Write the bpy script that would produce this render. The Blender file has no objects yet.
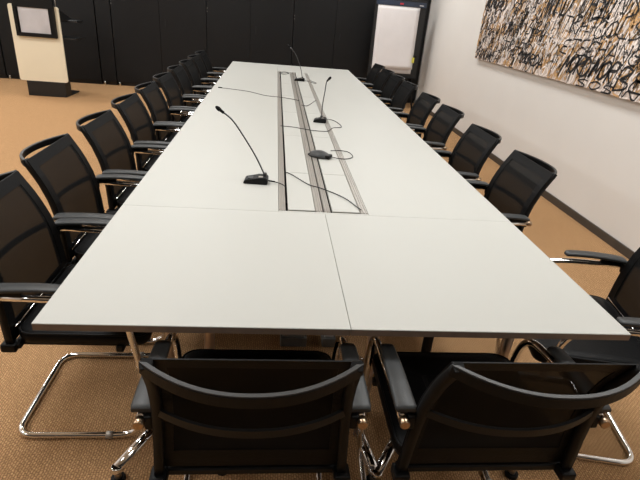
import bpy, bmesh, math, random
from mathutils import Vector, Matrix
random.seed(7)
sc = bpy.context.scene
COL = sc.collection
PI = math.pi

# ------------------------------------------------------------------ materials
def mat(name, col, rough=.5, metal=0, spec=.5, bump=None, noise=None, coat=0, emit=None, alpha=None):
    m = bpy.data.materials.new(name); m.use_nodes = True
    nt = m.node_tree; N = nt.nodes; Lk = nt.links
    b = N['Principled BSDF']
    b.inputs['Base Color'].default_value = (*col, 1)
    b.inputs['Roughness'].default_value = rough
    b.inputs['Metallic'].default_value = metal
    b.inputs['Specular IOR Level'].default_value = spec
    b.inputs['Coat Weight'].default_value = coat
    tc = N.new('ShaderNodeTexCoord')
    if noise:
        sc_, amt = noise
        n = N.new('ShaderNodeTexNoise'); n.inputs['Scale'].default_value = sc_; n.inputs['Detail'].default_value = 4
        Lk.new(tc.outputs['Object'], n.inputs['Vector'])
        r = N.new('ShaderNodeValToRGB')
        r.color_ramp.elements[0].position = .3; r.color_ramp.elements[1].position = .7
        r.color_ramp.elements[0].color = (*[c*(1-amt) for c in col], 1)
        r.color_ramp.elements[1].color = (*[min(1, c*(1+amt)) for c in col], 1)
        Lk.new(n.outputs['Fac'], r.inputs['Fac']); Lk.new(r.outputs['Color'], b.inputs['Base Color'])
    if bump:
        s, st = bump
        n = N.new('ShaderNodeTexNoise'); n.inputs['Scale'].default_value = s; n.inputs['Detail'].default_value = 3
        Lk.new(tc.outputs['Object'], n.inputs['Vector'])
        bp = N.new('ShaderNodeBump'); bp.inputs['Strength'].default_value = st; bp.inputs['Distance'].default_value = .002
        Lk.new(n.outputs['Fac'], bp.inputs['Height']); Lk.new(bp.outputs['Normal'], b.inputs['Normal'])
    if emit:
        b.inputs['Emission Color'].default_value = (*emit[0], 1); b.inputs['Emission Strength'].default_value = emit[1]
    if alpha is not None:
        b.inputs['Alpha'].default_value = alpha
    return m

def lin(r, g, b):
    f = lambda c: (c/255/12.92) if c/255 <= .04045 else ((c/255+.055)/1.055)**2.4
    return (f(r), f(g), f(b))

M = {}
M['white_top'] = mat('white_laminate', (.475,.475,.445), .5, spec=.2, noise=(1.2,.012))
M['edge'] = mat('brown_edge_band', (.19,.135,.10), .5, noise=(30,.1))
M['black_plastic'] = mat('black_plastic', (.0035,.0035,.0038), .5, spec=.22, bump=(300,.15))
M['grey_rubber'] = mat('soft_grey_black_plastic', (.038,.040,.041), .45, spec=.4, bump=(400,.2))
M['leather'] = mat('black_leather', (.003,.003,.0033), .5, spec=.15, bump=(120,.35))
M['chrome'] = mat('chrome', (.78,.78,.78), .08, 1, bump=(40,.02))
M['alu'] = mat('brushed_aluminium', (.44,.415,.38), .45, .6, bump=(80,.05))
M['bronze'] = mat('bronze_plug', (.42,.30,.2), .3, 1, noise=(300,.2))
M['leg_metal'] = mat('champagne_metal', (.42,.34,.28), .35, .85, noise=(20,.05))
M['dark_gap'] = mat('dark_gap', (.01,.01,.01), .8, noise=(10,.1))
M['cab'] = mat('black_cabinet', (.0078,.0078,.0082), .5, spec=.22, noise=(3,.08), bump=(60,.05))
M['cab_dark'] = mat('black_cabinet_trim', (.006,.006,.006), .5, noise=(9,.1))
M['wall'] = mat('painted_wall', (.78,.755,.72), .85, spec=.2, noise=(2,.015), bump=(150,.08))
M['dark_wall'] = mat('dark_grey_wall', (.05,.05,.052), .8, spec=.2, noise=(2,.03))
M['ceil'] = mat('white_ceiling', (.8,.8,.78), .9, noise=(2,.02))
M['base'] = mat('dark_brown_baseboard', (.062,.05,.04), .55, noise=(14,.1))
M['cream'] = mat('cream_lacquer', (.80,.73,.56), .45, noise=(3,.015))
M['paper'] = mat('white_paper', (.72,.69,.69), .8, noise=(7,.02))
M['screen'] = mat('pale_screen', (.52,.51,.53), .35, noise=(5,.12))
M['blue'] = mat('dark_blue_header', (.02,.03,.055), .4, noise=(8,.1))
M['red'] = mat('red_mark', (.5,.03,.05), .5, noise=(80,.1))
M['yellow'] = mat('yellow_clip', (.65,.6,.08), .5, noise=(80,.1))
M['canvas'] = mat('canvas_ground', (.62,.52,.46), .8, noise=(18,.14))
M['tan'] = mat('tan_paint', (.56,.33,.15), .7, noise=(9,.25))
M['pale'] = mat('pale_paint', (.88,.78,.72), .7, noise=(9,.06))
M['ink'] = mat('black_paint', (.012,.011,.012), .6, noise=(9,.3))
M['grey_paint'] = mat('grey_paint', (.16,.145,.145), .7, noise=(9,.25))
M['cable'] = mat('black_cable', (.008,.008,.009), .5, noise=(60,.1))
M['lamp'] = mat('ceiling_light_diffuser', (.9,.9,.9), .5, noise=(5,.01), emit=((1,.97,.92), 5.0))
M['neck'] = mat('dark_metal_neck', (.06,.06,.062), .32, .5, noise=(60,.05))
M['rail_black'] = mat('satin_black_rail', (.007,.007,.007), .5, spec=.3, bump=(300,.1))
M['rail_lit_top'] = mat('grey_rail_lit_top', (.03,.03,.03), .45, spec=.5, bump=(300,.1))  # black rail's top face, with the light on it put into the grey
M['box_grey'] = mat('grey_box', (.16,.16,.155), .5, noise=(30,.05))
M['steel'] = mat('pin_metal', (.7,.68,.62), .3, 1, noise=(60,.05))

def mesh_fabric():
    m = bpy.data.materials.new('black_mesh_fabric'); m.use_nodes = True
    nt = m.node_tree; N = nt.nodes; Lk = nt.links
    b = N['Principled BSDF']; b.inputs['Base Color'].default_value = (.0035,.0035,.0035,1); b.inputs['Roughness'].default_value = .7
    b.inputs['Specular IOR Level'].default_value = .12
    tc = N.new('ShaderNodeTexCoord')
    w = N.new('ShaderNodeTexNoise'); w.inputs['Scale'].default_value = 400
    Lk.new(tc.outputs['Object'], w.inputs['Vector'])
    r = N.new('ShaderNodeMapRange'); r.inputs['To Min'].default_value = .955; r.inputs['To Max'].default_value = .97
    Lk.new(w.outputs['Fac'], r.inputs['Value']); Lk.new(r.outputs['Result'], b.inputs['Alpha'])
    return m
M['mesh'] = mesh_fabric()

def carpet():
    m = bpy.data.materials.new('tan_woven_carpet'); m.use_nodes = True
    nt = m.node_tree; N = nt.nodes; Lk = nt.links
    b = N['Principled BSDF']; b.inputs['Roughness'].default_value = .95; b.inputs['Specular IOR Level'].default_value = .1
    tc = N.new('ShaderNodeTexCoord')
    br = N.new('ShaderNodeTexBrick'); br.offset = .5
    br.inputs['Scale'].default_value = 1; br.inputs['Brick Width'].default_value = .014; br.inputs['Row Height'].default_value = .009
    br.inputs['Mortar Size'].default_value = .0022; br.inputs['Mortar Smooth'].default_value = .6
    br.inputs['Color1'].default_value = (.64,.39,.195,1); br.inputs['Color2'].default_value = (.50,.295,.142,1)
    br.inputs['Mortar'].default_value = (.31,.175,.085,1)
    mp = N.new('ShaderNodeMapping'); mp.inputs['Rotation'].default_value = (0,0,PI/2)
    wn = N.new('ShaderNodeTexNoise'); wn.inputs['Scale'].default_value = 26
    ad = N.new('ShaderNodeMixRGB'); ad.blend_type = 'ADD'; ad.inputs['Fac'].default_value = .014
    Lk.new(tc.outputs['Object'], ad.inputs['Color1']); Lk.new(wn.outputs['Color'], ad.inputs['Color2'])
    Lk.new(tc.outputs['Object'], wn.inputs['Vector'])
    Lk.new(ad.outputs['Color'], mp.inputs['Vector']); Lk.new(mp.outputs['Vector'], br.inputs['Vector'])
    n2 = N.new('ShaderNodeTexNoise'); n2.inputs['Scale'].default_value = 170; n2.inputs['Detail'].default_value = 4
    Lk.new(tc.outputs['Object'], n2.inputs['Vector'])
    mx = N.new('ShaderNodeMixRGB'); mx.blend_type = 'OVERLAY'; mx.inputs['Fac'].default_value = .75
    Lk.new(br.outputs['Color'], mx.inputs['Color1']); Lk.new(n2.outputs['Fac'], mx.inputs['Color2'])
    Lk.new(mx.outputs['Color'], b.inputs['Base Color'])
    bp = N.new('ShaderNodeBump'); bp.inputs['Strength'].default_value = .5; bp.inputs['Distance'].default_value = .003
    Lk.new(br.outputs['Fac'], bp.inputs['Height']); bp.invert = True
    Lk.new(bp.outputs['Normal'], b.inputs['Normal'])
    return m
M['carpet'] = carpet()

# ------------------------------------------------------------------ mesh helpers
class MB:
    def __init__(s): s.bm = bmesh.new(); s.mi = 0
    def _f(s, vs):
        try:
            f = s.bm.faces.new(vs); f.material_index = s.mi; f.smooth = False; return f
        except ValueError: return None
    def box(s, x0, x1, y0, y1, z0, z1, bev=0, seg=2):
        t = bmesh.new()
        bmesh.ops.create_cube(t, size=1)
        for v in t.verts:
            v.co = Vector(((x0+x1)/2+v.co.x*(x1-x0), (y0+y1)/2+v.co.y*(y1-y0), (z0+z1)/2+v.co.z*(z1-z0)))
        if bev: bmesh.ops.bevel(t, geom=t.edges[:], offset=bev, segments=seg, affect='EDGES', profile=.5)
        return s.merge(t, smooth=bool(bev) and seg > 2)
    def merge(s, t, mtx=None, smooth=False):
        mp = {}
        for v in t.verts: mp[v] = s.bm.verts.new(mtx @ v.co if mtx else v.co)
        for f in t.faces:
            g = s._f([mp[v] for v in f.verts])
            if g: g.smooth = smooth
        t.free(); return s
    def rings(s, rings, closed=False, caps=True, smooth=True):
        vr = [[s.bm.verts.new(p) for p in r] for r in rings]
        n = len(vr[0]); L = len(vr)
        for i in range(L if closed else L-1):
            a, b = vr[i], vr[(i+1) % L]
            for j in range(n):
                f = s._f([a[j], a[(j+1) % n], b[(j+1) % n], b[j]])
                if f: f.smooth = smooth
        if caps and not closed:
            s._f(list(reversed(vr[0]))); s._f(vr[-1])
        return s
    def sweep(s, pts, prof, up=None, closed=False, scales=None, smooth=True):
        """sweep a closed 2D profile [(a,b)...] along pts; b axis stays close to `up`."""
        pts = [Vector(p) for p in pts]; n = len(pts); R = []
        nrm = None
        for i in range(n):
            if closed: t = (pts[(i+1) % n]-pts[i-1]).normalized()
            else: t = (pts[min(i+1, n-1)]-pts[max(i-1, 0)]).normalized()
            if up is not None: u = Vector(up)
            elif nrm is None: u = Vector((0,0,1)) if abs(t.z) < .9 else Vector((1,0,0))
            else: u = nrm
            u = (u - t*u.dot(t)).normalized(); nrm = u
            a = t.cross(u)
            k = scales[i] if scales else 1
            R.append([pts[i]+a*(p[0]*k)+u*(p[1]*k) for p in prof])
        return s.rings(R, closed, smooth=smooth)
    def tube(s, pts, r, n=10, closed=False, scales=None):
        return s.sweep(pts, [(r*math.cos(2*PI*k/n), r*math.sin(2*PI*k/n)) for k in range(n)], None, closed, scales)
    def cyl(s, c, r, h, n=20, axis='z', r2=None, cap_r=0):
        r2 = r if r2 is None else r2
        c = Vector(c); ax = {'x': Vector((1,0,0)), 'y': Vector((0,1,0)), 'z': Vector((0,0,1))}[axis]
        u = Vector((0,0,1)) if axis != 'z' else Vector((1,0,0)); v = ax.cross(u)
        b = min(.15*h, .15*r)
        R = []
        for d, rr in [(0, r-b), (b, r), (h-b, r2), (h, r2-b)]:
            R.append([c+ax*d+u*(rr*math.cos(2*PI*k/n))+v*(rr*math.sin(2*PI*k/n)) for k in range(n)])
        return s.rings(R)
    def ell(s, c, rx, ry, rz, rot=None, n=12):
        t = bmesh.new(); bmesh.ops.create_uvsphere(t, u_segments=n, v_segments=n//2+2, radius=1)
        for v in t.verts:
            p = Vector((v.co.x*rx, v.co.y*ry, v.co.z*rz))
            if rot: p = rot @ p
            v.co = p+Vector(c)
        return s.merge(t, smooth=True)
    def prism(s, poly, h, mtx=None):
        """poly in xy extruded in z by h, with matrix"""
        mtx = mtx or Matrix()
        a = [s.bm.verts.new(mtx @ Vector((x, y, 0))) for x, y in poly]
        b = [s.bm.verts.new(mtx @ Vector((x, y, h))) for x, y in poly]
        s._f(list(reversed(a))); s._f(b)
        for i in range(len(poly)): s._f([a[i], a[(i+1) % len(poly)], b[(i+1) % len(poly)], b[i]])
        return s
    def build(s, name, mats, parent=None, recalc=True, **props):
        if recalc: bmesh.ops.recalc_face_normals(s.bm, faces=s.bm.faces[:])
        me = bpy.data.meshes.new(name); s.bm.to_mesh(me); s.bm.free()
        for m in (mats if isinstance(mats, (list, tuple)) else [mats]): me.materials.append(m)
        o = bpy.data.objects.new(name, me); COL.objects.link(o)
        if parent: o.parent = parent
        for k, v in props.items(): o[k] = v
        return o

def thing(name, label, cat, loc=(0,0,0), rz=0, group=None):
    o = bpy.data.objects.new(name, None); COL.objects.link(o)
    o.location = loc; o.rotation_euler = (0,0,rz); o.empty_display_size = .1
    o['label'] = label; o['category'] = cat
    if group: o['group'] = group
    return o
def tag(o, label, cat, group=None):
    o['label'] = label; o['category'] = cat
    if group: o['group'] = group
    return o
def struct(o): o['kind'] = 'structure'; return o

def smooth_path(P, n=6):
    P = [Vector(p) for p in P]; out = []
    Q = [2*P[0]-P[1]]+P+[2*P[-1]-P[-2]]
    for i in range(1, len(Q)-2):
        a, b, c, d = Q[i-1], Q[i], Q[i+1], Q[i+2]
        for k in range(n):
            t = k/n
            out.append(.5*((2*b)+(c-a)*t+(2*a-5*b+4*c-d)*t*t+(3*b-a-3*c+d)*t**3))
    out.append(P[-1]); return out
def fillet(P, rad, seg=6):
    """polyline with rounded corners"""
    P = [Vector(p) for p in P]; out = [P[0]]
    for i in range(1, len(P)-1):
        r = rad[i-1] if isinstance(rad, (list, tuple)) else rad
        a = (P[i-1]-P[i]); b = (P[i+1]-P[i]); d = min(r, a.length*.49, b.length*.49)
        p0 = P[i]+a.normalized()*d; p2 = P[i]+b.normalized()*d
        for k in range(seg+1):
            t = k/seg; out.append(p0*(1-t)**2+P[i]*2*t*(1-t)+p2*t*t)
    out.append(P[-1]); return out
def rrect(x0, x1, y0, y1, r, n=5):
    o = []
    for cx, cy, a0 in ((x1-r, y1-r, 0), (x0+r, y1-r, PI/2), (x0+r, y0+r, PI), (x1-r, y0+r, 1.5*PI)):
        for k in range(n+1):
            a = a0+PI/2*k/n; o.append((cx+r*math.cos(a), cy+r*math.sin(a)))
    return o

# ------------------------------------------------------------------ camera (fitted)
F, YAW, PIT, ROL = 485.255, .118129, .445049, .0892150
CAM = Vector((-.2272, -1.0380, 1.4969))
fw = Vector((math.sin(YAW)*math.cos(PIT), math.cos(YAW)*math.cos(PIT), -math.sin(PIT)))
r0 = Vector((math.cos(YAW), -math.sin(YAW), 0)); u0 = r0.cross(fw)
r2 = r0*math.cos(ROL)+u0*math.sin(ROL); u2 = u0*math.cos(ROL)-r0*math.sin(ROL)
cd = bpy.data.cameras.new('camera'); cam = bpy.data.objects.new('camera', cd); COL.objects.link(cam)
cam.matrix_world = Matrix(((r2.x,u2.x,-fw.x,CAM.x),(r2.y,u2.y,-fw.y,CAM.y),(r2.z,u2.z,-fw.z,CAM.z),(0,0,0,1)))
cd.sensor_width = 36; cd.lens = F/640*36; cd.clip_start = .05
sc.camera = cam

# ------------------------------------------------------------------ room
CEIL = 2.9
WX = 2.455
def room_panel(name, m, *b): return struct(MB().box(*b).build(name, m))
room_panel('floor', M['carpet'], -6.2, 2.7, -3.0, 9.0, -.06, 0)
room_panel('ceiling', M['ceil'], -6.2, 2.7, -3.0, 9.0, CEIL, CEIL+.06)
room_panel('wall_right', M['wall'], WX, WX+.12, -3.0, 9.0, 0, CEIL)
room_panel('wall_left', M['wall'], -6.2, -6.08, -3.0, 9.0, 0, CEIL)
room_panel('wall_near', M['dark_wall'], -6.08, WX, -3.0, -2.9, 0, CEIL)
room_panel('wall_far', M['cab'], -6.08, WX, 8.75, 8.85, 0, CEIL)
struct(MB().box(WX-.014, WX, -2.9, 8.2, 0, .068, .003).build('baseboard_right', M['base']))
struct(MB().box(-6.08, -6.066, -2.9, 8.6, 0, .068, .003).build('baseboard_left', M['base']))

# black storage cabinets across the far wall (line slightly skewed to the table)
CA = math.atan(.05); CO = Vector((0, 8.10, 0))
cab_desc = ['black storage cabinet at the left photo edge, left of the lectern',
            'black storage cabinet directly behind the cream fronted lectern',
            'narrow black cabinet panel unit just right of the lectern',
            'black double door cabinet behind the far end of the left chair row',
            'black double door cabinet behind the left half of the table end',
            'black double door cabinet behind the right half of the table end',
            'black cabinet behind the white flip chart at the right wall']
cab_x = [(-6.0,-4.70,1), (-4.68,-3.18,1), (-3.165,-2.93,0), (-2.92,-1.40,1), (-1.395,.062,1), (.067,1.53,1), (1.535,2.44,0)]
def cabinet(i, x0, x1, two):
    t = thing('storage_cabinet', cab_desc[i], 'cabinet', CO, CA, 'black cabinets along the far wall')
    H = 2.45
    m = MB(); m.box(x0, x1, .025, .45, .05, H, .002, 1); m.box(x0+.01, x1-.01, .05, .4, 0, .05)
    m.build('body', M['cab_dark'], t)
    xs = [x0, (x0+x1)/2, x1] if two else [x0, x1]
    ds = []
    for k in range(len(xs)-1):
        d = MB().box(xs[k]+.002, xs[k+1]-.002, 0, .022, .06, H, .0015, 1).build('door', M['cab'], t); ds.append(d)
    if two:
        xm = xs[1]
        MB().box(xm+.085, xm+.103, -.014, .002, 1.0, 1.12, .004, 2).build('handle', M['dark_gap'], ds[1])
        for z in (1.29, 1.34): MB().cyl((xs[0]+.012, -.004, z), .006, .006, 8, 'y').build('hinge_pin', M['alu'], ds[0])
    m = MB(); m.cyl((x0+.04, .0, 0), .012, .06, 10)
    m.build('levelling_foot', M['steel'], t)
for i, c in enumerate(cab_x): cabinet(i, *c)

# ceiling light panels
lights_xy = [(x, y) for y in (-1.1, .9, 2.9, 4.9, 6.9) for x in (-4.2, -1.3, 1.3)]  # first row is added out of view behind the camera to brighten near carpet
for i, (x, y) in enumerate(lights_xy):
    row = ['added unseen behind the near end of the table','over the near table end','over the near half of the table','over the far half of the table','over the cabinets'][i//3]
    side = ['left of the room','left of the table centre','right of the table centre'][i % 3]
    t = thing('ceiling_light', f'square white ceiling light {row}, {side}', 'ceiling light', (x, y, CEIL), 0, 'ceiling lights')
    w = .3
    m = MB()
    for b in ((-w-.02,w+.02,-w-.02,-w), (-w-.02,w+.02,w,w+.02), (-w-.02,-w,-w,w), (w,w+.02,-w,w)):
        m.box(b[0], b[1], b[2], b[3], -.022, -.0005)
    m.build('frame', M['alu'], t)
    MB().box(-w, w, -w, w, -.014, -.0005).build('diffuser', M['lamp'], t)

# ------------------------------------------------------------------ tables
Z = .74
def table_slab(m, x0, x1, y0, y1):
    m.mi = 0; m.box(x0, x1, y0, y1, Z-.0035, Z, .001, 1)
    m.mi = 1; m.box(x0+.0006, x1-.0006, y0+.0006, y1-.0006, Z-.021, Z-.0034)
    m.mi = 0
def leg(t, x, y, ox, oy, h=.70, mt='leg_metal'):
    """column with a splayed chrome foot to the near side and one to the far side"""
    g = MB().tube([(x, y, .06), (x, y, h)], .019, 14).build('leg', M[mt], t)
    for sy in (-1, 1):
        a = Vector((x, y, .075)); b = Vector((x+ox, y+oy*sy, .058))
        prof = [(-.017,-.011),(.017,-.011),(.019,.004),(.012,.012),(-.012,.012),(-.019,.004)]
        m = MB().sweep([a-(b-a)*.05, a*.5+b*.5, b], prof, up=(0,0,1))
        m.cyl((b.x, b.y, .044), .019, .024, 14)
        ft = m.build('foot', M['chrome'], g)
        MB().cyl((b.x, b.y, .012), .011, .034, 12).build('foot_stem', M['leg_metal'], g)
        MB().cyl((b.x, b.y, 0), .024, .016, 16).build('glide', M['black_plastic'], g)
def apron(t, x0, x1, y0, y1):
    m = MB()
    m.box(x0, x1, y0, y0+.03, Z-.068, Z-.0215, .002, 1); m.box(x0, x1, y1-.03, y1, Z-.068, Z-.0215, .002, 1)
    m.box(x0, x0+.03, y0+.03, y1-.03, Z-.068, Z-.0215, .002, 1); m.box(x1-.03, x1, y0+.03, y1-.03, Z-.068, Z-.0215, .002, 1)
    m.build('under_frame', M['black_plastic'], t)

SEAM = .789
for k, (x0, x1, lab) in enumerate([(-.8, -.0007, 'near left white table of the two square ones at the head end'),
                                   (.0007, .8, 'near right white table of the two square ones at the head end')]):
    t = thing('conference_table', lab, 'table', ((x0+x1)/2, SEAM/2, 0), 0, 'square white end tables')
    a = (x1-x0)/2; b = SEAM/2-.0006
    m = MB(); table_slab(m, -a, a, -b, b); m.build('tabletop', [M['white_top'], M['edge']], t)
    apron(t, -a+.1, a-.1, -b+.12, b-.1)
    sx = -1 if k == 0 else 1
    if k == 0:
        leg(t, -.158, .015, -.142, .272); leg(t, -.025, .025, .07, .25)
    else:
        leg(t, -.262, -.12, .034, .16); leg(t, .232, -.095, .065, .165); leg(t, -.005, .03, -.215, .32, mt='black_plastic')

t = thing('conference_table', 'long white conference table with three grey cable rails down its middle', 'table', (0, 3.44, 0))
y0, y1 = SEAM+.0006-3.44, 6.09-3.44
R0, R1 = .806-3.44, 5.36-3.44     # rails
m = MB(); table_slab(m, -.8, -.190, y0, y1); m.build('tabletop', [M['white_top'], M['edge']], t)
m = MB(); table_slab(m, .184, .8, y0, y1); m.build('tabletop', [M['white_top'], M['edge']], t)
m = MB(); table_slab(m, -.1895, .1835, R1+.003, y1)
m.build('tabletop', [M['white_top'], M['edge']], t)
MB().box(-.1895, .1835, y0, R0-.004, Z-.03, Z, .001, 1).build('end_strip', M['white_top'], t)
def rail(xa, xb, grooves):
    m = MB(); m.mi = 0
    m.box(xa, xb, R0, R1, Z-.03, Z-.001, .0008, 1)
    n = grooves; w = (xb-xa)/n
    for i in range(n):
        m.box(xa+w*i+.002, xa+w*(i+1)-.002, R0, R1, Z-.001, Z+.0022, .0008, 1)
    m.build('cable_rail', [M['alu']], t)
rail(-.189, -.160, 3); rail(-.036, -.006, 3); rail(.000, .026, 3); rail(.152, .183, 3)
MB().box(-.189, .183, R0, R1, Z-.10, Z-.085).build('cable_tray', M['dark_gap'], t)
ys = [R0, 1.31-3.44, 2.08-3.44, 2.84-3.44, 3.6-3.44, 4.36-3.44, R1]
for xa, xb in ((-.150, -.038), (.035, .150)):
    for i in range(len(ys)-1):
        MB().box(xa, xb, ys[i]+(.012 if i == 0 else .0016), ys[i+1]-.0016, Z-.012, Z-.0005, .001, 1).build('cable_flap', M['white_top'], t)
for yy in (1.35, 2.9, 4.4, 5.75):
    for xx, ox in ((-.62, -.06), (.62, .06)): leg(t, xx, yy-3.44, ox, .17)
apron(t, -.66, .66, y0+.15, y1-.15)

for xa, xb, cx_ in ((-.150, -.022, 'left'), (.055, .120, 'right')):
    bx_ = thing('floor_power_box', f'low grey cable box on the carpet under the table seam, {cx_} one', 'cable box', ((xa+xb)/2, .90, 0), 0, 'cable boxes under the table')
    w2 = (xb-xa)/2
    MB().box(-w2, w2, -.035, .05, 0, .05, .004, 2).build('body', M['box_grey'], bx_)
    MB().box(-w2+.01, w2-.01, -.02, .035, .0495, .054, .001, 1).build('lid', M['alu'], bx_)
# ------------------------------------------------------------------ chairs
def YB(z):   # back profile
    pts = [(.40,-.170),(.47,-.176),(.55,-.180),(.63,-.188),(.70,-.204),(.78,-.236),(.87,-.287)]
    for (a, ya), (b, yb) in zip(pts, pts[1:]):
        if z <= b: 
            t = (z-a)/(b-a); return ya+(yb-ya)*t
    return pts[-1][1]
def XB(z):   # half width at upright centre
    return .228+(.202-.228)*(z-.42)/.45
def make_chair():
    t = thing('meeting_chair', '', 'chair')
    # chrome cantilever frame with both arm supports : one continuous tube
    side = [(.255,-.195,.624),(.255,.02,.618),(.253,.19,.595),(.245,.235,.30),(.227,.20,.0135),(.227,-.243,.0135)]
    full = side+[(-x, y, z) for x, y, z in reversed(side)]
    m = MB(); m.tube(fillet(full, [.05,.09,.10,.09,.07,.07,.09,.10,.09,.05], 7), .0115, 12)
    fr = m.build('tube_frame', M['chrome'], t)
    for sx in (-1, 1):
        m = MB(); m.tube([(sx*.227, .075, .0135), (sx*.227, .10, .0135)], .0145, 12)
        m.build('floor_glide', M['alu'], fr)
        MB().cyl((sx*.255, -.218, .624), .0125, .024, 16, 'y').build('end_plug', M['bronze'], fr)
    # armrest pads
    for sx in (-1, 1):
        P = smooth_path([(sx*.250,-.196,.650),(sx*.251,-.145,.655),(sx*.251,-.05,.658),(sx*.251,.02,.655),(sx*.250,.052,.651)], 4)
        n = len(P); R = []
        for i, p in enumerate(P):
            k = i/(n-1); w = .0265-.007*k
            if i == 0: w *= .9
            if i == n-1: w *= .55
            h = .0075 if 0 < i < n-1 else .005
            R.append([p+Vector((a*w, 0, b*h)) for a, b in ((-1,-.6),(-.8,-1),(.8,-1),(1,-.6),(1,.5),(.75,1),(-.75,1),(-1,.5))])
        ap = MB().rings(R).build('armrest', M['grey_rubber'], t)
        m = MB(); m.box(sx*.253-.009, sx*.253+.009, -.19, -.10, .625, .650, .004, 2)
        m.box(sx*.236-.010, sx*.236+.010, -.206, -.180, .60, .640, .005, 2)
        m.build('arm_bracket', M['black_plastic'], ap)
    # back frame
    for sx in (-1, 1):
        m = MB()
        zs = [.425+.445*i/14 for i in range(15)]
        P = [Vector((sx*XB(z), YB(z)-.006, z)) for z in zs]
        prof = [(-.010,-.014),(.010,-.014),(.012,0),(.010,.008),(-.010,.008),(-.012,0)]
        m.sweep(P, prof, up=(0,1,0))
        m.box(sx*.228-.021, sx*.228+.021, -.208, -.160, .405, .435, .006, 2)
        m.build('back_upright', M['black_plastic'], t)
    P = []; n = 22
    for i in range(n+1):
        a = -1+2*i/n
        b = (1-abs(a)**2.2)
        P.append(Vector((a*.213, -.289-.080*b, .857-.010*b)))
    prof = [(-.005,-.014),(.005,-.014),(.006,.010),(.005,.0115),(-.005,.0115),(-.006,.010)]
    tr = MB().sweep(P, prof, up=(0,0,1), smooth=False).build('top_rail', M['black_plastic'], t)
    MB().sweep([p+Vector((0,0,.0115)) for p in P], [(-.005,0),(.005,0),(.0045,.0025),(-.0045,.0025)], up=(0,0,1), smooth=False).build('rail_lit_top', M['rail_lit_top'], tr)  # paler strip stands in for light caught along the black rail's top
    P = []
    for i in range(n+1):
        a = -1+2*i/n; b = (1-abs(a)**2.2)
        P.append(Vector((a*.216, YB(.66)-.012-.058*b, .665-.010*b)))
    MB().sweep(P, [(-.003,-.014),(.003,-.014),(.004,.008),(-.004,.008)], up=(0,0,1), smooth=False).build('lumbar_bar', M['rail_black'], t)
    # opaque border + mesh panel
    zb = [.44+.43*i/12 for i in range(13)]
    def band(fx0, fx1, z_lo=.44, z_hi=.87):
        R = []
        for z in zb:
            if z < z_lo-1e-6 or z > z_hi+1e-6: continue
            y = YB(z)+.004
            R.append([(fx0(z), y-.002, z), (fx1(z), y-.002, z), (fx1(z), y+.002, z), (fx0(z), y+.002, z)])
        return R
    m = MB()
    m.rings([[Vector(p) for p in r] for r in band(lambda z: -XB(z)-.011, lambda z: -XB(z)+.032)], smooth=False)
    m.rings([[Vector(p) for p in r] for r in band(lambda z: XB(z)-.032, lambda z: XB(z)+.011)], smooth=False)
    for za, zc in ((.44, .50), (.832, .87)):
        R = []
        for k in range(3):
            z = za+(zc-za)*k/2; y = YB(z)+.004; w = XB(z)-.0318
            R.append([Vector(p) for p in ((-w, y-.0019, z), (w, y-.0019, z), (w, y+.0019, z), (-w, y+.0019, z))])
        m.rings(R, smooth=False)
    m.build('mesh_border', M['leather'], t)
    m = MB(); R = []
    zz = [.50+(.832-.50)*i/10 for i in range(11)]
    prev = None
    for z in zz:
        y = YB(z)+.004; w = XB(z)-.0315
        row = [m.bm.verts.new((-w+2*w*j/8, y, z)) for j in range(9)]
        if prev:
            for j in range(8): f = m._f([prev[j], prev[j+1], row[j+1], row[j]]); f.smooth = True
        prev = row
    m.build('mesh_panel', M['mesh'], t, label='see-through mesh panel')
    # seat
    bmz = []
    outline = rrect(-.238, .238, -.165, .255, .05, 6)
    m = MB(); R = []
    cx, cy = 0, .055
    for z, k in ((.430,.93),(.436,.985),(.455,1.0),(.472,.985),(.480,.94),(.481,.80),(.478,.4)):
        R.append([Vector((cx+(x-cx)*k, cy+(y-cy)*k, z - (.012 if y > .2 else 0)*max(0, (y-.2)/.07))) for x, y in outline])
    m.rings(R); st = m.build('seat', M['leather'], t)
    pth = [Vector((x*.985, cy+(y-cy)*.985, .4735-(.012 if y > .2 else 0)*max(0, (y-.2)/.07))) for x, y in outline]
    MB().tube(pth, .0035, 6, closed=True).build('piping', M['black_plastic'], st)
    m = MB()
    m.box(-.235, .235, -.175, -.15, .41, .432, .004, 1); m.box(-.24, .24, .15, .175, .405, .430, .004, 1)
    for sx in (-1, 1): m.box(sx*.20-.012, sx*.20+.012, -.16, .20, .41, .431, .003, 1)
    m.build('seat_frame', M['black_plastic'], t)
    MB().tube([(-.215,-.163,.486), (.215,-.163,.486)], .003, 8).build('rear_rod', M['chrome'], t)
    return t
def copy_tree(o, parent=None):
    c = o.copy(); COL.objects.link(c)
    if parent: c.parent = parent
    for ch in list(o.children): copy_tree(ch, c)
    return c
proto = make_chair(); used = [False]
G = 'black mesh meeting chairs around the table'
def place(x, y, rz, label):
    o = proto if not used[0] else copy_tree(proto); used[0] = True
    o.location = (x, y, 0); o.rotation_euler = (0,0,rz)
    o['label'] = label; o['category'] = 'chair'; o['group'] = G
ordn = ['nearest','second','third','fourth','fifth','sixth','seventh','eighth','ninth','tenth']
place(-.245, 0, 0, 'black mesh chair with its back to the camera at the near table end, left one')
place(.367, 0, 0, 'black mesh chair with its back to the camera at the near table end, right one')
left = [(.545,0),(1.10,0),(1.675,-1),(2.265,0),(2.825,0),(3.41,-1),(4.01,0),(4.57,0),(5.125,0),(5.68,0)]
for i, (y, a) in enumerate(left):
    lab = f'black mesh chair of the left row, {ordn[i]} from the near end' if i < 9 else 'black mesh chair of the left row, farthest one, only its top rail showing'
    place(-.868-(.0 if i == 0 else .025 if i == 1 else .01 if 1 < i < 7 else 0), y, math.radians(-90+a), lab)
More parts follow.
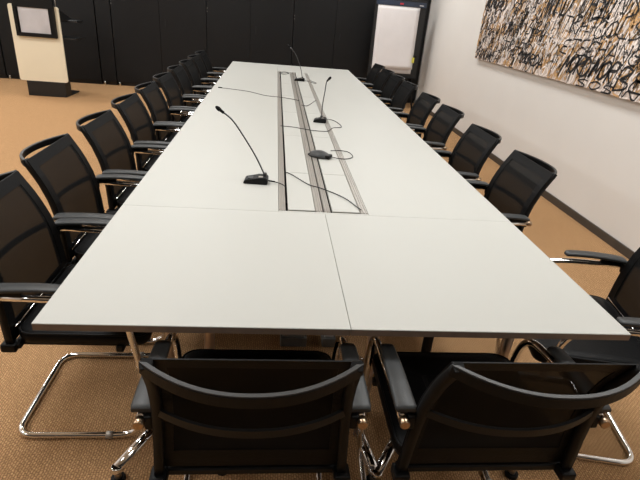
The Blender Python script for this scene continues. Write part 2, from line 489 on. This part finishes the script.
right = [(.43,-11),(1.31,0),(1.97,0),(2.70,0),(3.30,0),(4.045,0),(4.605,0),(5.155,0),(5.72,0)]
for i, (y, a) in enumerate(right):
    lab = f'black mesh chair of the right row by the white wall, {ordn[i]} from the near end'
    if i == 0: lab = 'black mesh chair cut by the right photo edge, at the near right table corner'
    place(.86+(.16 if i == 0 else -.022 if i < 3 else .0), y, math.radians(90+a), lab)

# ------------------------------------------------------------------ microphones, units, cables
ZT = Z+.0025
def mic(name, label, bx, by, w, d, rz, neck, headdir):
    t = thing(name, label, 'microphone', (bx, by, Z), rz, 'gooseneck microphones on the table')
    m = MB()
    pr = [(-w/2,0),(w/2,0),(w/2,.026),(w/2-.012,.032),(w*.1,.030),(-w/2+.006,.016)]
    # wedge body along x, depth along y
    A = [Vector((x, -d/2, z+.001)) for x, z in pr]; B = [Vector((x, d/2, z+.001)) for x, z in pr]
    m.rings([A, B], smooth=False)
    bmesh.ops.bevel(m.bm, geom=m.bm.edges[:], offset=.003, segments=2, affect='EDGES')
    base = m.build('base', M['black_plastic'], t)
    m = MB(); m.box(-w*.32, w*.05, -d*.3, d*.3, .021, .0255, .001, 1)
    m.build('speaker_grille', M['grey_rubber'], base)
    MB().box(w*.12, w*.3, -d*.32, -d*.1, .030, .0345, .001, 1).build('talk_button', M['alu'], base)
    P = smooth_path(neck, 8)
    m = MB(); m.tube(P, .0036, 8); m.cyl((neck[0][0], neck[0][1], neck[0][2]-.004), .009, .018, 12)
    nk = m.build('gooseneck', M['neck'], t)
    e = Vector(neck[-1]); dr = (P[-1]-P[-2]).normalized()
    m = MB(); q = dr.to_track_quat('Z', 'Y').to_matrix()
    m.ell(e+dr*.010, .0095, .0095, .017, q, 12); m.tube([e-dr*.018, e-dr*.002], .0065, 10)
    m.build('mic_head', M['leather'], nk)
    return t
def cable(label, pts, r=.0022, dz=0, name='cable'):
    P = smooth_path([(p[0], p[1], (p[2] if len(p) > 2 else ZT+.0012)) for p in pts], 7)
    o = MB().tube(P, r, 6).build(name, M['cable'])
    return tag(o, label, 'cable', 'thin black cables on the table')
mic('table_microphone', 'black gooseneck microphone leaning left on the near left part of the long table', -.294, 1.135, .112, .07, math.radians(-4),
    [(.040,.010,.032),(-.004,.008,.12),(-.064,.006,.215),(-.112,.004,.280),(-.162,.002,.318)], None)
mic('table_microphone', 'black gooseneck microphone standing nearly upright beside the right cable rail', .118, 2.545, .095, .08, math.radians(-8),
    [(.010,.010,.032),(.010,.010,.12),(.020,.008,.22),(.026,.004,.285),(.040,-.004,.305)], None)
mic('table_microphone', 'black gooseneck microphone at the far end of the table, bent to the left', .055, 4.64, .115, .08, math.radians(-3),
    [(.030,.010,.032),(.010,.01,.12),(-.03,.01,.22),(-.078,.01,.30),(-.135,.01,.350)], None)
cable('short black cable from the near microphone base to the left rail', [(-.232,1.128,Z+.012),(-.20,1.125,Z+.008),(-.17,1.105,ZT+.003),(-.156,1.09,Z-.004)])
MBp = MB().tube([(-.236,1.128,Z+.013),(-.205,1.125,Z+.010)], .0038, 8)
tag(MBp.build('cable_plug', M['black_plastic']), 'small black plug behind the near microphone base', 'plug')
cable('black cable curving from the left rail to the near end of the right rail', [(-.158,1.31,ZT),(-.12,1.26),(-.05,1.13,ZT+.002),(.0,1.09,ZT+.002),(.06,1.03),(.11,.96),(.145,.87),(.158,.84,ZT+.002)])
cable('black cable crossing all rails beside the upright microphone', [(-.172,2.32,ZT+.001),(-.09,2.31),(-.02,2.27,ZT+.002),(.06,2.24),(.14,2.24),(.165,2.28,ZT+.003),(.2,2.36),(.262,2.40),(.255,2.52),(.22,2.62),(.16,2.63,ZT+.004),(.140,2.60,Z+.012)])
cable('long thin cable with an end plug reaching to the left side of the far table', [(-.732,3.76,Z+.004),(-.6,3.72),(-.45,3.65),(-.3,3.50),(-.16,3.46,ZT+.002),(-.05,3.40),(.0,3.35,ZT+.002)])
tag(MB().tube([(-.748,3.762,Z+.0055),(-.712,3.755,Z+.0055)], .005, 8).build('cable_plug', M['black_plastic']), 'small black plug at the left end of the long far cable', 'plug')
cable('short dark cable between the middle and right rails at the far half', [(.01,3.15,ZT+.002),(.05,3.13),(.09,3.22),(.13,3.36),(.155,3.42,ZT+.002)])
cable('cable loop to the right of the far microphone', [(.112,4.62,Z+.012),(.16,4.58,ZT+.004),(.22,4.5),(.235,4.55),(.17,4.68,ZT+.004)])
cable('short black cable loop between the rails at the far rail ends', [(-.165,5.18,ZT+.003),(-.13,5.28),(-.09,5.30),(-.05,5.22),(-.09,5.12),(-.14,5.10),(-.165,5.16,ZT+.003)], .004)
cable('thin cable loop at the right of the small black table unit', [(.098,1.60,Z+.012),(.15,1.585,ZT+.004),(.20,1.60),(.237,1.65),(.225,1.74),(.17,1.76,ZT+.003),(.12,1.75)])
# small curved table unit on the middle rail
t = thing('table_speaker_unit', 'small black curved table unit lying on the middle cable rail', 'conference device', (.045, 1.615, Z), math.radians(-24))
m = MB(); R = []
for i in range(9):
    a = i/8; x = -.058+.116*a
    w = .012+.028*math.sin(PI*min(1, a*.75+.12)); h = .010+.024*math.sin(PI*(a*.8+.12))
    R.append([Vector((x, y*w, .0025+z*h)) for y, z in ((-1,0),(-1,.35),(-.55,.95),(0,1.1),(.55,.95),(1,.35),(1,0))])
m.rings(R); m.build('body', M['grey_rubber'], t)
MB().box(.038, .066, -.03, .022, .003, .022, .003, 2).build('foot', M['black_plastic'], t)
MB().box(-.07, -.045, -.012, .012, .004, .012, .002, 2).build('end_tab', M['black_plastic'], t)

# ------------------------------------------------------------------ lectern
t = thing('lectern', 'cream fronted lectern with black framed panel, standing left before the cabinets', 'lectern', (-3.545, 6.6, 0))
MT = Matrix.Rotation(PI/2, 4, 'X')      # xy -> xz
def panel(m, x0, x1, z0, z1, y, th, r, n=5):
    m.prism(rrect(x0, x1, z0, z1, r, n), th, Matrix.Translation((0, y+th, 0)) @ MT); return m
panel(MB(), -.325, .332, .212, 1.212, 0, .025, .03).build('front_panel', M['cream'], t)
m = MB()
o = [(-.245,.285,.812,.862),(-.245,.285,1.182,1.33),(-.245,-.185,.862,1.182),(.232,.285,.862,1.182)]
for a, b, c, d in o: m.box(a, b, -.05, -.004, c, d, .003, 1)
m.box(-.19, .24, -.02, -.004, .86, 1.19)
m.box(-.2, -.185, -.05, -.004, .862, 1.182); m.box(.215, .24, -.05, -.004, .862, 1.182)
sf = m.build('screen_frame', M['black_plastic'], t)
MB().box(-.185, .232, -.034, -.0205, .862, 1.182).build('screen', M['screen'], sf, label='pale grey screen')
m = MB(); m.box(-.24, .245, .03, .20, .04, 1.10, .006, 2); m.build('column', M['cab_dark'], t)
MB().box(-.243, .283, .0, .22, 0, .21, .006, 2).build('base', M['cab_dark'], t)
MB().box(-.2, .288, .22, .52, .0, .022, .006, 2).build('floor_plate', M['cab_dark'], t)
m = MB(); m.prism([(0,1.02),(.42,1.02),(.42,1.05),(.0,1.18)], .62, Matrix.Translation((-.28,.02,0)) @ Matrix(((0,0,1,0),(1,0,0,0),(0,1,0,0),(0,0,0,1))))
m.box(.30, .50, .16, .4, 1.02, 1.05, .004, 1)
m.build('reading_shelf', M['cab_dark'], t)
MB().box(-.28, .50, .05, .40, .80, .822, .004, 1).build('shelf', M['cab_dark'], t)
for x in (-.15, .265): MB().tube([(x, .1, 1.15), (x, .1, 1.45)], .006, 8).build('stem', M['alu'], t)

# ------------------------------------------------------------------ flip chart
t = thing('flip_chart', 'black framed flip chart with white paper pad, in the far right corner', 'flip chart', (1.76, 7.62, 0), math.radians(2))
LX0, LX1, LZ0, LZ1 = -.40, .46, .50, 1.74
m = MB(); m.box(LX0, LX1, .0, .03, LZ0, LZ1, .004, 2)
bd = m.build('board', M['cab_dark'], t)
MB().box(LX0+.01, LX1-.01, -.02, -.001, 1.625, 1.70, .004, 2).build('clamp_bar', M['blue'], t, label='dark blue clamp bar')
MB().box(.0, .06, -.026, -.0195, 1.648, 1.672, .002, 1).build('logo_mark', M['red'], t, label='small red mark')
MB().box(.33, .40, -.024, -.0195, 1.650, 1.66).build('printed_mark', M['paper'], t, label='tiny pale lettering')
# curled paper sheets
def sheet(x0, x1, z0, z1, y, curl, skew):
    m = MB(); rows = []
    nx, nz = 10, 16
    for layer in (0, .0015):
        g = []
        for k in range(nz+1):
            v = k/nz
            row = []
            for i in range(nx+1):
                u = i/nx
                z = z1+(z0-z1)*v + skew*(u-.5)*v
                yy = y-curl*(v**3)*(.4+.6*u)-layer
                row.append(m.bm.verts.new((x0+(x1-x0)*u+.012*v*(1-u), yy, z)))
            g.append(row)
        rows.append(g)
    a, b = rows
    for k in range(nz):
        for i in range(nx):
            for g, fl in ((a, 0), (b, 1)):
                vs = [g[k][i], g[k][i+1], g[k+1][i+1], g[k+1][i]]
                f = m._f(vs if fl else vs[::-1]); f.smooth = True
    for k in range(nz):
        m._f([a[k][0], b[k][0], b[k+1][0], a[k+1][0]]); m._f([a[k][nx], b[k][nx], b[k+1][nx], a[k+1][nx]])
    for i in range(nx):
        m._f([a[nz][i], b[nz][i], b[nz][i+1], a[nz][i+1]]); m._f([a[0][i], b[0][i], b[0][i+1], a[0][i+1]])
    return m
sheet(-.355, .352, .585, 1.625, -.003, .006, 0).build('paper_pad', M['paper'], t)
sheet(-.350, .350, .66, 1.624, -.010, .05, .02).build('top_sheet', M['paper'], t)
m = MB(); m.box(.33, .362, -.075, -.040, .775, .86, .003, 1); m.build('marker_clip', M['yellow'], t, label='yellow clip')
MB().box(.342, .40, -.07, -.045, .862, .90, .006, 1).build('clip_handle', M['black_plastic'], t)
for a, b in (((-.30,.0,.52), (-.42,-.12,.0)), ((.36,.0,.52), (.44,-.12,.0)), ((.03,.05,1.2), (.03,.36,.0))):
    MB().tube([a, b], .014, 10).build('leg', M['black_plastic'], t)
MB().box(-.36, .42, -.07, 0, .515, .53, .003, 1).build('pen_tray', M['black_plastic'], t)

# ------------------------------------------------------------------ painting of hand lettering on the right wall
PX = WX-.055      # front face of the canvas
PY0, PY1, PZ0, PZ1 = 5.62, 1.2, 1.062, 2.36
t = thing('painting', 'wide canvas covered in black, tan and white hand lettering on the right wall', 'painting', (WX, (PY0+PY1)/2, PZ0))
OFF = Vector((WX, (PY0+PY1)/2, PZ0))
m = MB(); m.box(PX-WX, -.012, PY1-OFF.y, PY0-OFF.y, 0, PZ1-PZ0, .004, 1); m.build('canvas', M['canvas'], t)
m = MB(); 
m.box(-.012, 0, PY1-OFF.y+.3, PY0-OFF.y-.3, .25, .3); m.box(-.012, 0, PY1-OFF.y+.3, PY0-OFF.y-.3, .9, .95)
m.build('hanging_batten', M['edge'], t)
# single stroke alphabet on a 0..1 box (u right, v up)
FONT = {
'A': [[(0,0),(.4,1),(.5,1),(.9,0)],[(.15,.4),(.75,.4)]], 'B': [[(.1,0),(.1,1),(.6,.95),(.7,.75),(.2,.55),(.8,.4),(.8,.1),(.1,0)]],
'C': [[(.85,.85),(.5,1),(.12,.7),(.1,.3),(.4,0),(.85,.15)]], 'D': [[(.1,0),(.1,1),(.6,.9),(.85,.5),(.6,.1),(.1,0)]],
'E': [[(.8,1),(.2,.9),(.15,.55),(.6,.55),(.15,.5),(.1,.1),(.85,.05)]], 'G': [[(.85,.85),(.5,1),(.12,.7),(.1,.3),(.4,0),(.85,.2),(.85,.5),(.5,.5)]],
'H': [[(.1,0),(.15,1)],[(.8,1),(.75,0)],[(.1,.5),(.8,.5)]], 'I': [[(.4,0),(.45,1)]], 'L': [[(.15,1),(.1,.05),(.8,.0)]],
'M': [[(0,0),(.15,1),(.45,.3),(.8,1),(.9,0)]], 'N': [[(.05,0),(.15,1),(.75,0),(.85,1)]],
'O': [[(.5,1),(.12,.75),(.1,.3),(.45,0),(.8,.3),(.82,.75),(.5,1)]], 'P': [[(.15,0),(.15,1),(.7,.95),(.8,.7),(.2,.5)]],
'R': [[(.15,0),(.15,1),(.7,.95),(.75,.7),(.2,.5),(.85,0)]], 'S': [[(.8,.9),(.4,1),(.15,.75),(.7,.4),(.65,.1),(.1,.02)]],
'T': [[(0,1),(.9,.95)],[(.45,1),(.4,0)]], 'U': [[(.1,1),(.12,.2),(.45,0),(.75,.2),(.8,1)]], 'W': [[(0,1),(.2,0),(.45,.8),(.65,0),(.95,1)]],
'X': [[(.05,0),(.85,1)],[(.1,1),(.8,0)]], 'Z': [[(.05,1),(.85,.95),(.1,.05),(.9,0)]], 'K': [[(.1,0),(.12,1)],[(.8,1),(.15,.5),(.85,0)]],
}
LYR = {}
def ribbon(m, pts, w, lvl):
    """flat brush stroke on the canvas face; pts are (s, h): s metres from the far edge towards the camera, h height"""
    x = PX-WX-.0012-lvl
    P = [Vector((x, PY0-OFF.y-s, h)) for s, h in pts]
    n = len(P)
    if n < 2: return
    A = []; 
    for i in range(n):
        d = (P[min(i+1,n-1)]-P[max(i-1,0)])
        if d.length < 1e-6: d = Vector((0,0,1))
        d.normalize(); q = Vector((0, -d.z, d.y))
        k = w*.5*(.75+.4*random.random())
        A.append((m.bm.verts.new(P[i]+q*k), m.bm.verts.new(P[i]-q*k)))
    for i in range(n-1): m._f([A[i][0], A[i+1][0], A[i+1][1], A[i][1]])
W_, H_ = PY0-PY1, PZ1-PZ0
def clampp(s, h): return (min(max(s, .006), W_-.006), min(max(h, .006), H_-.006))
def letter(m, ch, s, h, sw, sh, w, lvl, slant=.3, jit=.06):
    for st in FONT.get(ch, []):
        pts = []
        for k, (u, v) in enumerate(st):
            u += random.uniform(-jit, jit); v += random.uniform(-jit, jit)
            pts.append((s+u*sw+v*sh*slant, h+v*sh))
        sm = smooth_path([(a, b, 0) for a, b in pts], 3) if len(pts) > 2 else [Vector((a, b, 0)) for a, b in pts]
        ribbon(m, [clampp(p.x, p.y) for p in sm], w, lvl)
def word(m, txt, s, h, sw, sh, w, lvl, slant=.3, adv=.95):
    for ch in txt:
        if ch != ' ': letter(m, ch, s, h+random.uniform(-.01,.01), sw, sh, w, lvl, slant)
        s += sw*adv*(.55 if ch in 'I ' else 1)
    return s
pale, tan, ink, grey = MB(), MB(), MB(), MB()
keys = list(FONT)
# under layers : slanted pale and tan strokes of varying size
def strokes(m, n, lo, hi, w0, w1, lvl, smax=W_):
    for _ in range(n):
        s = random.uniform(0, smax); h = random.uniform(0, H_); L = random.uniform(lo, hi)
        sl = random.uniform(.15, .5)
        pts = [clampp(s+L*sl*k/3+random.uniform(-.006,.006), h+L*k/3) for k in range(4)]
        ribbon(m, pts, random.uniform(w0, w1), lvl)
strokes(tan, 1500, .08, .22, .018, .036, .0002)
strokes(pale, 900, .08, .22, .010, .022, .0006)
strokes(ink, 800, .05, .13, .007, .010, .0013)
# small dense letters to the far side, larger ones to the near side
h = .0
while h < H_:
    s = random.uniform(0, .04)
    while s < W_:
        f = min(1, s/2.6)
        sh = .065+.10*f+random.uniform(-.01,.01)
        m = random.choice([ink, ink, ink, pale, pale, tan]) if f < .62 else random.choice([tan, tan, pale, pale, pale])
        letter(m, random.choice(keys), s, h+random.uniform(-.014,.014), sh*.7, sh, (.013 if m is ink else .015)+.001*f, .0014 if m is ink else .0011, .40, .12)
        s += sh*(.52+.15*f)
    h += .072
# legible rows read from the far edge towards the camera
B = .0022
word(ink, 'MONDRA', .05, .60, .09, .10, .020, B); word(ink, 'KUNDA', .62, .32, .10, .13, .014, B)
word(ink, 'SRONDAN', .02, .02, .075, .10, .016, B)
word(ink, 'MORDA', 1.30, .07, .10, .10, .020, B)
word(ink, 'TRATD', .78, .17, .15, .10, .013, B)
word(ink, 'WIND', 1.55, .55, .15, .26, .024, B, .35, .8)
word(ink, 'LASU', 2.15, .54, .13, .24, .022, B, .35, .9); word(ink, 'NSPERA', 2.66, .55, .15, .17, .014, B, .3, .98)
word(ink, 'TRAT', 1.93, .40, .15, .15, .013, B, .35, .95); word(ink, 'COLSTAND', 2.46, .40, .16, .13, .013, B, .3, .95)
word(ink, 'ETECHANGREEN', 2.02, .235, .145, .13, .013, B, .35, .95)
word(ink, 'MORDIMOR', 2.13, .085, .115, .15, .024, B, .45, .86)
word(ink, 'BERTI', 2.92, .045, .18, .17, .019, B, .3, 1.0)
word(ink, 'SOSINTE', 2.42, .004, .18, .065, .013, B, .3, 1.0)
for hh, tx in ((.80,'STREICHENDLANGUNTERRASSENGRUND'), (.95,'MORGENLICHTUNDSCHATTENZEICHEN'), (1.10,'WORTEANDERWANDGESCHRIEBEN')):
    word(ink, tx, .03, hh, .14, .14, .014, B)
for m, mt, n in ((tan,'tan','tan_lettering'), (pale,'pale','white_lettering'), (grey,'grey_paint','grey_lettering'), (ink,'ink','black_lettering')):
    bmesh.ops.recalc_face_normals(m.bm, faces=m.bm.faces[:])
    m.build(n, M[mt], t, recalc=False)

# ------------------------------------------------------------------ lights
for i, (x, y) in enumerate(lights_xy):
    ld = bpy.data.lights.new('lamp', 'AREA'); ld.shape = 'SQUARE'; ld.size = .58
    ld.energy = [6, 33, 15, 17, 23][i//3] if i % 3 else [10, 44, 31, 33, 36][i//3]
    ld.color = (.968, .985, .985)
    o = bpy.data.objects.new('ceiling_lamp_light', ld); COL.objects.link(o); o.location = (x, y, CEIL-.03)
w = bpy.data.worlds.new('world'); sc.world = w; w.use_nodes = True
w.node_tree.nodes['Background'].inputs[0].default_value = (.9,.92,1,1); w.node_tree.nodes['Background'].inputs[1].default_value = .1
sc.view_settings.view_transform = 'Standard'; sc.view_settings.look = 'None'
sc.view_settings.gamma = 1; sc.view_settings.use_curve_mapping = False; sc.view_settings.exposure = 0.0
